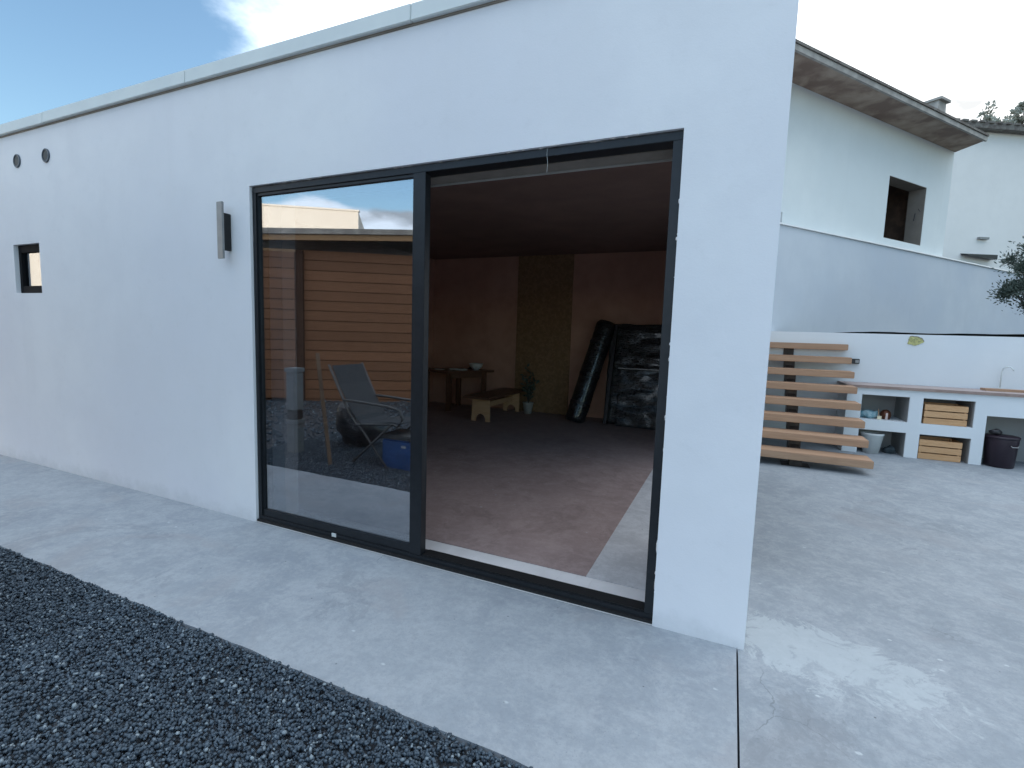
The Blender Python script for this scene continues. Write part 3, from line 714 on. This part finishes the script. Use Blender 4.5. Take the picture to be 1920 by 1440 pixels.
# terrace behind the garden wall
bm = bmesh.new(); G = {}
for i in range(121):
    for j in range(41):
        x = .02+30*i/120; y = 6.60 + 30*(j/40)**1.6; lift = 0
        if x > 0.01 and j == 0: y = 6.4705
        z = 1.655+.035*noise.noise(Vector((x*1.3, y, 0)))+.02*noise.noise(Vector((x*5, y*3, 2)))+(0 if j > 3 else min(max((x-.6)/1.2, 0), 1)*.065)
        G[i, j] = bm.verts.new((x, y, z))
for i in range(120):
    for j in range(40): bm.faces.new((G[i, j], G[i+1, j], G[i+1, j+1], G[i, j+1]))
struct('terrace_soil', bm, 'soil', fix=False, smooth=True)

# ---------------------------------------------------------------- house behind
az = R(38.3); D = Vector((math.sin(az), math.cos(az), 0)); Nn = Vector((math.cos(az), -math.sin(az), 0))   # along wall, outwards (towards viewer)
P0 = Vector((.6389, 6.9273, 0))
def H(s, o, z): return P0+D*s+Nn*o+Vector((0, 0, z))
def hb(bm, s0, s1, o0, o1, z0, z1): hexa(bm, [H(s0, o0, z0), H(s0, o1, z0), H(s1, o1, z0), H(s1, o0, z0)], [H(s0, o0, z1), H(s0, o1, z1), H(s1, o1, z1), H(s1, o0, z1)])
house = thing('upper_house', 'pale rendered house with wide weathered eaves on the terrace behind the white building', 'house', (0, 10, 1.6))
sE = (Vector((3.787, 10.913, 0))-P0).dot(D); sW0 = (Vector((2.32, 9.06, 0))-P0).dot(D); sW1 = (Vector((3.19, 10.16, 0))-P0).dot(D)
bm = bmesh.new()
# wall with a real window opening, built in a local frame then turned
xs = [-.33, sW0, sW1, sE]; zs = [1.2, 3.56, 4.70, 5.60]
gridwall(bm, xs, zs, lambda x, z: not (sW0 < x < sW1 and 3.56 < z < 4.70), 0, .3)
T = Matrix((( D.x, -Nn.x, 0, P0.x), (D.y, -Nn.y, 0, P0.y), (0, 0, 1, 0), (0, 0, 0, 1)))
bm.transform(T); obj('wall', bm, 'house', house)
bm = bmesh.new(); hb(bm, sE-.3, sE-.001, -7, -.301, 1.2, 5.6); hb(bm, -.329, -.1, -7, -.301, 1.2, 5.6); hb(bm, -.0995, sE-.301, -7, -6.7, 1.2, 5.6)
hb(bm, -2.3, -.3305, -3, -.001, 3.6, 5.6)
obj('wall', bm, 'house', house)
bm = bmesh.new(); t = .006
hb(bm, sW0, sW0+t, -.299, -.004, 3.56, 4.70); hb(bm, sW1-.012, sW1-.0005, -.299, -.004, 3.56, 4.70); hb(bm, sW0+t, sW1-.013, -.299, -.004, 4.70-t, 4.699); hb(bm, sW0+t, sW1-.013, -.299, -.004, 3.561, 3.561+t)
wnd = obj('window_opening', bm, 'rawdark', house, label='unfinished window opening with bare block reveals')
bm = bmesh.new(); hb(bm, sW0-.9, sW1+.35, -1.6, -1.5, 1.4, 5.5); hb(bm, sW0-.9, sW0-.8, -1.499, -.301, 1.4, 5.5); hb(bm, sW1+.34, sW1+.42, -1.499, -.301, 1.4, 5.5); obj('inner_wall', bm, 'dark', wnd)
bm = bmesh.new(); c = H(sW1-.05, -.03, 4.25); tube(bm, [c, c-D*.06+Vector((0, 0, -.02)), c-D*.12+Vector((0, 0, .02))], .006, 6); tube(bm, [H(sW1-.12, -.1, 4.2), H(sW1-.15, -.1, 4.05)], .008, 6); obj('catch', bm, 'blackplastic', wnd)
# roof: sloping soffit, fascia, tiles
bm = bmesh.new(); so0, so1 = -2.4, sE
e0, e1 = H(-2.4, .56, 5.57), H(sE-.24, .56, 5.575); i0, i1 = H(-2.4, 0.0, 5.575), H(sE+.02, 0.0, 5.575)
i0b, i1b = H(-2.4, -7.2, 5.61), H(sE+.02, -7.2, 5.61)
up = Vector((0, 0, .09))
hexa(bm, [i0, e0, e1, i1], [i0+up, e0+up*.3, e1+up*.3, i1+up]); obj('soffit', bm, 'eave', house, label='stained brown underside of the eaves')
bm = bmesh.new(); hexa(bm, [H(-2.4, .562, 5.545), H(-2.4, .60, 5.545), H(sE-.24, .60, 5.555), H(sE-.24, .562, 5.555)], [H(-2.4, .562, 5.625), H(-2.4, .60, 5.625), H(sE-.24, .60, 5.635), H(sE-.24, .562, 5.635)])
obj('fascia', bm, 'fascia', house)
bm = bmesh.new()
hexa(bm, [H(-2.4, .62, 5.627), H(sE-.24, .62, 5.637), H(sE+.04, -.2, 5.76), H(sE+.1, -3.5, 6.35), H(-2.4, -3.5, 6.35)], [H(-2.4, .62, 5.665), H(sE-.24, .62, 5.675), H(sE+.04, -.2, 5.82), H(sE+.1, -3.5, 6.42), H(-2.4, -3.5, 6.42)])
hexa(bm, [H(-2.4, -3.501, 6.35), H(sE+.1, -3.501, 6.35), H(sE+.1, -7.6, 5.7), H(-2.4, -7.6, 5.7)], [H(-2.4, -3.501, 6.42), H(sE+.1, -3.501, 6.42), H(sE+.1, -7.6, 5.77), H(-2.4, -7.6, 5.77)])
rf = obj('roof', bm, 'tile', house)
bm = bmesh.new(); hb(bm, -2.3, sE-.01, -7.0, -.01, 5.601, 5.70)
obj('roof_deck', bm, 'fascia', house)
cx = (Vector((3.34, 11.5, 0))-P0).dot(D)
bm = bmesh.new(); hexa(bm, [H(cx-.22, -.45, 5.8), H(cx-.22, -.95, 5.8), H(cx+.42, -.95, 5.8), H(cx+.42, -.45, 5.8)], [H(cx+.06, -.48, 6.86), H(cx+.06, -.92, 6.86), H(cx+.38, -.92, 6.86), H(cx+.38, -.48, 6.86)])
hb(bm, cx+.02, cx+.44, -.97, -.42, 6.8605, 6.91)
obj('chimney', bm, 'fascia', rf)

# retaining wall in front of the house with a white metal cap
rw = thing('upper_retaining_wall', 'blue grey rendered wall with a thin white cap between the terrace and the house', 'wall', (3, 10, 1.6))
bm = bmesh.new()
o1 = .12
hexa(bm, [H(-.62, .0015, 1.3), H(-.62, o1, 1.3), H(13, o1, 1.3), H(13, .0015, 1.3)], [H(-.62, .0015, 3.36), H(-.62, o1, 3.36), H(13, o1, 3.36), H(13, .0015, 3.36)])
obj('wall_face', bm, 'retain', rw)
bm = bmesh.new(); hb(bm, -.62, 13, .003, o1+.03, 3.362, 3.385); obj('wall_cap', bm, plain('white_cap', (.80, .82, .83), (.74, .77, .78), 4, .4, 0), rw)

# ---------------------------------------------------------------- neighbouring building far right
nb = thing('neighbour_building', 'plain cream building with a dark tiled roof edge at the far right', 'building', (9, 21, 3))
a2 = R(60.5); D2 = Vector((math.sin(a2), math.cos(a2), 0)); N2 = Vector((math.cos(a2), -math.sin(a2), 0)); Q0 = Vector((7.118, 19.846, 0))
def H2(s, o, z): return Q0+D2*s+N2*o+Vector((0, 0, z))
def hb2(bm, s0, s1, o0, o1, z0, z1): hexa(bm, [H2(s0, o0, z0), H2(s0, o1, z0), H2(s1, o1, z0), H2(s1, o0, z0)], [H2(s0, o0, z1), H2(s0, o1, z1), H2(s1, o1, z1), H2(s1, o0, z1)])
bm = bmesh.new(); hb2(bm, -7, 12, -6, 0, 0, 8.86); obj('wall', bm, 'farwall', nb)
bm = bmesh.new(); hb2(bm, -7.3, 12.2, -6.2, .28, 8.861, 9.02)
for k in range(60): hb2(bm, -7.2+k*.32, -7.2+k*.32+.2, -6.2, .32, 9.021, 9.08)
obj('roof', bm, 'tile', nb)
bm = bmesh.new(); c = H2(.55, 0, 4.75)
hexa(bm, [H2(-.3, .001, 4.76), H2(-.3, .25, 4.70), H2(.85, .25, 4.60), H2(.85, .001, 4.62)], [H2(-.3, .001, 4.80), H2(-.3, .25, 4.74), H2(.85, .25, 4.76), H2(.85, .001, 4.80)])
obj('awning', bm, 'blackplastic', nb)
bm = bmesh.new(); hb2(bm, .25, .62, .001, .10, 5.30, 5.37); obj('outside_light', bm, 'greymetal', nb)

# ---------------------------------------------------------------- trees
def tree(name, label, cat, base, trunk_h, rx, rz, nleaf, leafsize, lm, seed, tr=.03, clumps=22, group=None, stretch=1.):
    root = thing(name, label, cat, base, group); rg = random.Random(seed)
    bt = bmesh.new(); base = Vector(base); top = base+Vector((.04*trunk_h, .0, trunk_h))
    tube(bt, [base-Vector((0, 0, .05)), base.lerp(top, .4)+Vector((.02, .01, 0))*trunk_h, top], [tr, tr*.8, tr*.65], 8)
    C0 = top+Vector((0, 0, rz*.75)); cl = []
    for i in range(clumps):
        u = rg.uniform(-1, 1); a = rg.uniform(0, 6.28); r = rg.uniform(.35, 1)**.6; q = math.sqrt(1-u*u)
        c = C0+Vector((rx*r*q*math.cos(a), rx*r*q*math.sin(a), rz*r*u)); cl.append((c, rg.uniform(.55, 1)))
        m = top.lerp(c, .5)+Vector((rg.uniform(-1, 1), rg.uniform(-1, 1), rg.uniform(-.3, .6)))*rx*.12
        tube(bt, [top-Vector((0, 0, rg.uniform(0, .2)*trunk_h)), m, c, c+(c-m).normalized()*rx*.25], [tr*.42, tr*.24, tr*.12, tr*.04], 5)
    obj('trunk', bt, 'bark', root, smooth=True)
    bl = bmesh.new()
    for c, s in cl:
        for k in range(int(nleaf/clumps)):
            rr_ = rg.gauss(0, .42)
            d = Vector((rg.gauss(0, 1), rg.gauss(0, 1), rg.gauss(0, 1)*1.25)).normalized()
            p = c+d*abs(rr_)*rx*.55*s
            dd = (d+Vector((rg.gauss(0, .5), rg.gauss(0, .5), rg.gauss(.5, .5)))).normalized(); ss = dd.cross(Vector((rg.gauss(0, 1), rg.gauss(0, 1), rg.gauss(0, 1)))).normalized()
            L = leafsize*rg.uniform(.6, 1.5); W_ = L*.17*stretch
            bl.faces.new([bl.verts.new(x) for x in (p, p+dd*L*.5+ss*W_, p+dd*L, p+dd*L*.5-ss*W_)])
    obj('crown', bl, lm, root, fix=False)
tree('olive_tree', 'small dark olive tree on the terrace at the right edge of the photo', 'tree', (3.83, 7.25, 1.67), .47, .42, .52, 17000, .046, 'leaf', 5, .024, 44)
bm = bmesh.new(); bsh = thing('low_shrub', 'low dark shrub at the foot of the olive tree', 'shrub', (3.86, 7.1, 1.67)); bm.free()
twiggy(bsh, 3.95, 7.1, 1.66, .30, 16, .16, 8, 30, ls=.05)
tg = 'thin trees behind the neighbour building roof'
for i, (tx, ty, tz, rx, rz, nl, lab) in enumerate(((9.16, 27.03, 11.95, .30, .45, 260, 'small sparse tree top, leftmost above the neighbour roof'), (9.78, 26.8, 11.45, .50, .35, 700, 'low wide tree top, second from the left above the neighbour roof'),
        (10.28, 26.7, 11.65, .45, .55, 900, 'taller bushy tree top, third from the left above the neighbour roof'), (10.85, 26.5, 11.5, .6, .5, 1000, 'wide tree top at the frame edge above the neighbour roof'))):
    tree('roofline_tree', lab, 'tree', (tx, ty, 2.0), tz-2-rz*.75, rx, rz, nl, .13, 'leafpale', 20+i, .05, 12, tg, 1.8)

# ---------------------------------------------------------------- what the glass mirrors: yard opposite (real y = minus mirrored y)
def MY(p): return (p[0], -p[1], p[2])
sa = R(57.6); Ds = Vector((math.sin(sa), -math.cos(sa), 0)); Ns = Vector((math.cos(sa), math.sin(sa), 0))   # along the shed front (rightwards in the mirror), towards the annex
S0 = Vector((-7.97, -5.12, 0))
def HS(s, o, z): return S0+Ds*s+Ns*o+Vector((0, 0, z))
def hs(bm, s0, s1, o0, o1, z0, z1): hexa(bm, [HS(s0, o0, z0), HS(s0, o1, z0), HS(s1, o1, z0), HS(s1, o0, z0)], [HS(s0, o0, z1), HS(s0, o1, z1), HS(s1, o1, z1), HS(s1, o0, z1)])
shed = thing('timber_shed', 'reddish board clad timber shed seen mirrored in the door glass', 'shed', tuple(S0))
TS = Matrix(((Ds.x, -Ns.x, 0, S0.x), (Ds.y, -Ns.y, 0, S0.y), (0, 0, 1, 0), (0, 0, 0, 1)))
def shedpart(name, boxes, mat, **k):       # modelled along its own axes so that the boards run level
    bm = B(*boxes); o = obj(name, bm, mat, None, **k); o.parent = shed; o.matrix_parent_inverse = Matrix.Identity(4)
    o.matrix_local = Matrix.Translation(-S0) @ TS; return o
shedpart('board_wall', [(-1.6, 5.2, .0, 3.2, -.1, 3.08)], 'shed')
shedpart('sliding_leaf', [(-1.65, -.50, -.16, -.10, .05, 3.0)], 'shed')
shedpart('upright_strip', [(-.495, -.36, -.10, -.001, -.05, 3.06)], 'gapshade')  # dark upright drawn in as the shaded gap between leaf and boards
shedpart('leaf_rail', [(-1.7, -.48, -.17, -.02, 3.001, 3.05)], 'shedtrim')
bm = bmesh.new(); hexa(bm, [HS(-1.9, .30, 3.14), HS(-1.9, .36, 3.14), HS(5.4, .36, 3.48), HS(5.4, .30, 3.48)], [HS(-1.9, .30, 3.245), HS(-1.9, .36, 3.245), HS(5.4, .36, 3.60), HS(5.4, .30, 3.60)]); obj('fascia', bm, 'shedtrim', shed)
bm = bmesh.new(); hexa(bm, [HS(-1.9, -3.4, 3.4), HS(-1.9, .40, 3.25), HS(5.4, .40, 3.605), HS(5.4, -3.4, 3.75)], [HS(-1.9, -3.4, 3.50), HS(-1.9, .40, 3.36), HS(5.4, .40, 3.70), HS(5.4, -3.4, 3.85)]); obj('roof', bm, 'fascia', shed)
# white building behind the shed
wb = thing('white_block', 'plain white sunlit building behind the timber shed, mirrored in the door glass', 'building', (-15, -9, 0))
WB = S0 - Ns*6
def HW(s, o, z): return WB+Ds*s+Ns*o+Vector((0, 0, z))
sr = (Vector((-11.392, -10.055, 0))-WB).dot(Ds)
bm = bmesh.new(); hexa(bm, [HW(-14, -7, -.1), HW(-14, 0, -.1), HW(sr, 0, -.1), HW(sr+.9, -7, -.1)], [HW(-14, -7, 5.27), HW(-14, 0, 5.27), HW(sr, 0, 5.25), HW(sr+.2, -.8, 4.5)]); obj('wall', bm, 'warmwhite', wb)
bm = bmesh.new(); hb_ = [HW(-14.05, .03, 5.27), HW(sr+.03, .03, 5.25), HW(sr+.03, -.15, 5.25), HW(-14.05, -.15, 5.27)]
hexa(bm, hb_, [p+Vector((0, 0, .05)) for p in hb_]); obj('parapet_cap', bm, 'warmwhite', wb)

# lounge chair (real y about -1.7)
ch = thing('lounge_chair', 'pale grey sling lounge chair standing on the gravel, mirrored in the glass', 'chair', (-3.9, -1.9, -.02))
bm = bmesh.new()
def sling(bm, pts, w0, w1, th=.012):     # pts in (x,z), width along y
    for (x0, z0), (x1, z1) in zip(pts, pts[1:]):
        hexa(bm, [(x0, w0, z0), (x0, w1, z0), (x1, w1, z1), (x1, w0, z1)], [(x0, w0, z0+th), (x0, w1, z0+th), (x1, w1, z1+th), (x1, w0, z1+th)])
yA, yB = -2.12, -1.62
obj('sling', (sling(bm, [(-4.30, 1.07), (-4.20, .86), (-4.02, .58), (-3.93, .47), (-3.86, .44), (-3.45, .50), (-3.36, .49)], yA, yB), bm)[1], 'mesh', ch, smooth=False)
for yy in (yA-.02, yB+.02):
    bm = bmesh.new(); tube(bm, [(-4.33, yy, 1.09), (-4.05, yy, .58), (-3.93, yy, .44), (-3.42, yy, .49), (-3.33, yy, .46)], .014, 8); obj('side_rail', bm, 'chairframe', ch, smooth=True)
    bm = bmesh.new(); tube(bm, [(-4.12, yy, .70), (-3.95, yy, .70), (-3.50, yy, .68), (-3.34, yy, .65), (-3.30, yy, .56), (-3.36, yy, .47)], .016, 8); obj('armrest', bm, 'chairframe', ch, smooth=True)
    bm = bmesh.new(); tube(bm, [(-3.90, yy, .45), (-3.50, yy, -.01)], .013, 8); obj('leg', bm, 'chairframe', ch, smooth=True)
    bm = bmesh.new(); tube(bm, [(-3.45, yy, .49), (-4.0, yy, -.01)], .013, 8); obj('leg', bm, 'chairframe', ch, smooth=True)
# blue cool box
cb = thing('blue_cool_box', 'blue cool box with a pale lid in front of the lounge chair', 'cool box', (-3.35, -1.72, -.02))
obj('box_body', B((-3.60, -3.16, -1.98, -1.63, -.02, .32)), 'blueplastic', cb, bevel=.015)
obj('lid', B((-3.61, -3.15, -1.99, -1.62, .3205, .37)), 'chairframe', cb, bevel=.01)
obj('badge', B((-3.34, -3.28, -1.6298, -1.627, .24, .265)), 'whiteplastic', cb)
bm = bmesh.new(); bar(bm, (-4.12, -1.40, -.02), (-4.66, -1.75, 1.20), .04, .025); 
o = obj('timber_prop', bm, 'propwood'); tag(o, 'thin timber board leaning among the things mirrored in the glass', 'board')
for z0, z1, lab in ((-.02, .40, 'lower pale box of the two stacked beside the shed'), (.52, 1.02, 'upper pale box of the two stacked beside the shed')):
    b = thing('storage_box', lab, 'box', (-4.84, -1.63, z0), 'pale boxes stacked beside the shed')
    obj('box_body', B((-4.97, -4.83, -1.70, -1.56, z0, z1-.05)), 'greybox', b, bevel=.01)
    obj('lid', B((-4.98, -4.82, -1.71, -1.55, z1-.0495, z1)), 'greybox', b, bevel=.005)
o = obj('dark_gap_block', B((-4.965, -4.835, -1.695, -1.565, .4005, .5195)), 'blackplastic', bevel=.01); tag(o, 'dark block standing for the gap between the two pale boxes', 'crate')  # the dark gap between the boxes, built as a solid block
bm = bmesh.new(); bmesh.ops.create_icosphere(bm, subdivisions=4, radius=1, matrix=Matrix.Translation((-4.55, -2.35, .30)) @ Matrix.Diagonal((.34, .25, .33, 1)))
for v in bm.verts: v.co += Vector(noise.noise_vector(v.co*5))*.09; v.co.z = max(v.co.z, -.022)
o = obj('rubbish_bag', bm, 'wrap', smooth=True); tag(o, 'full black rubbish bag on the gravel behind the leaning board', 'bag')
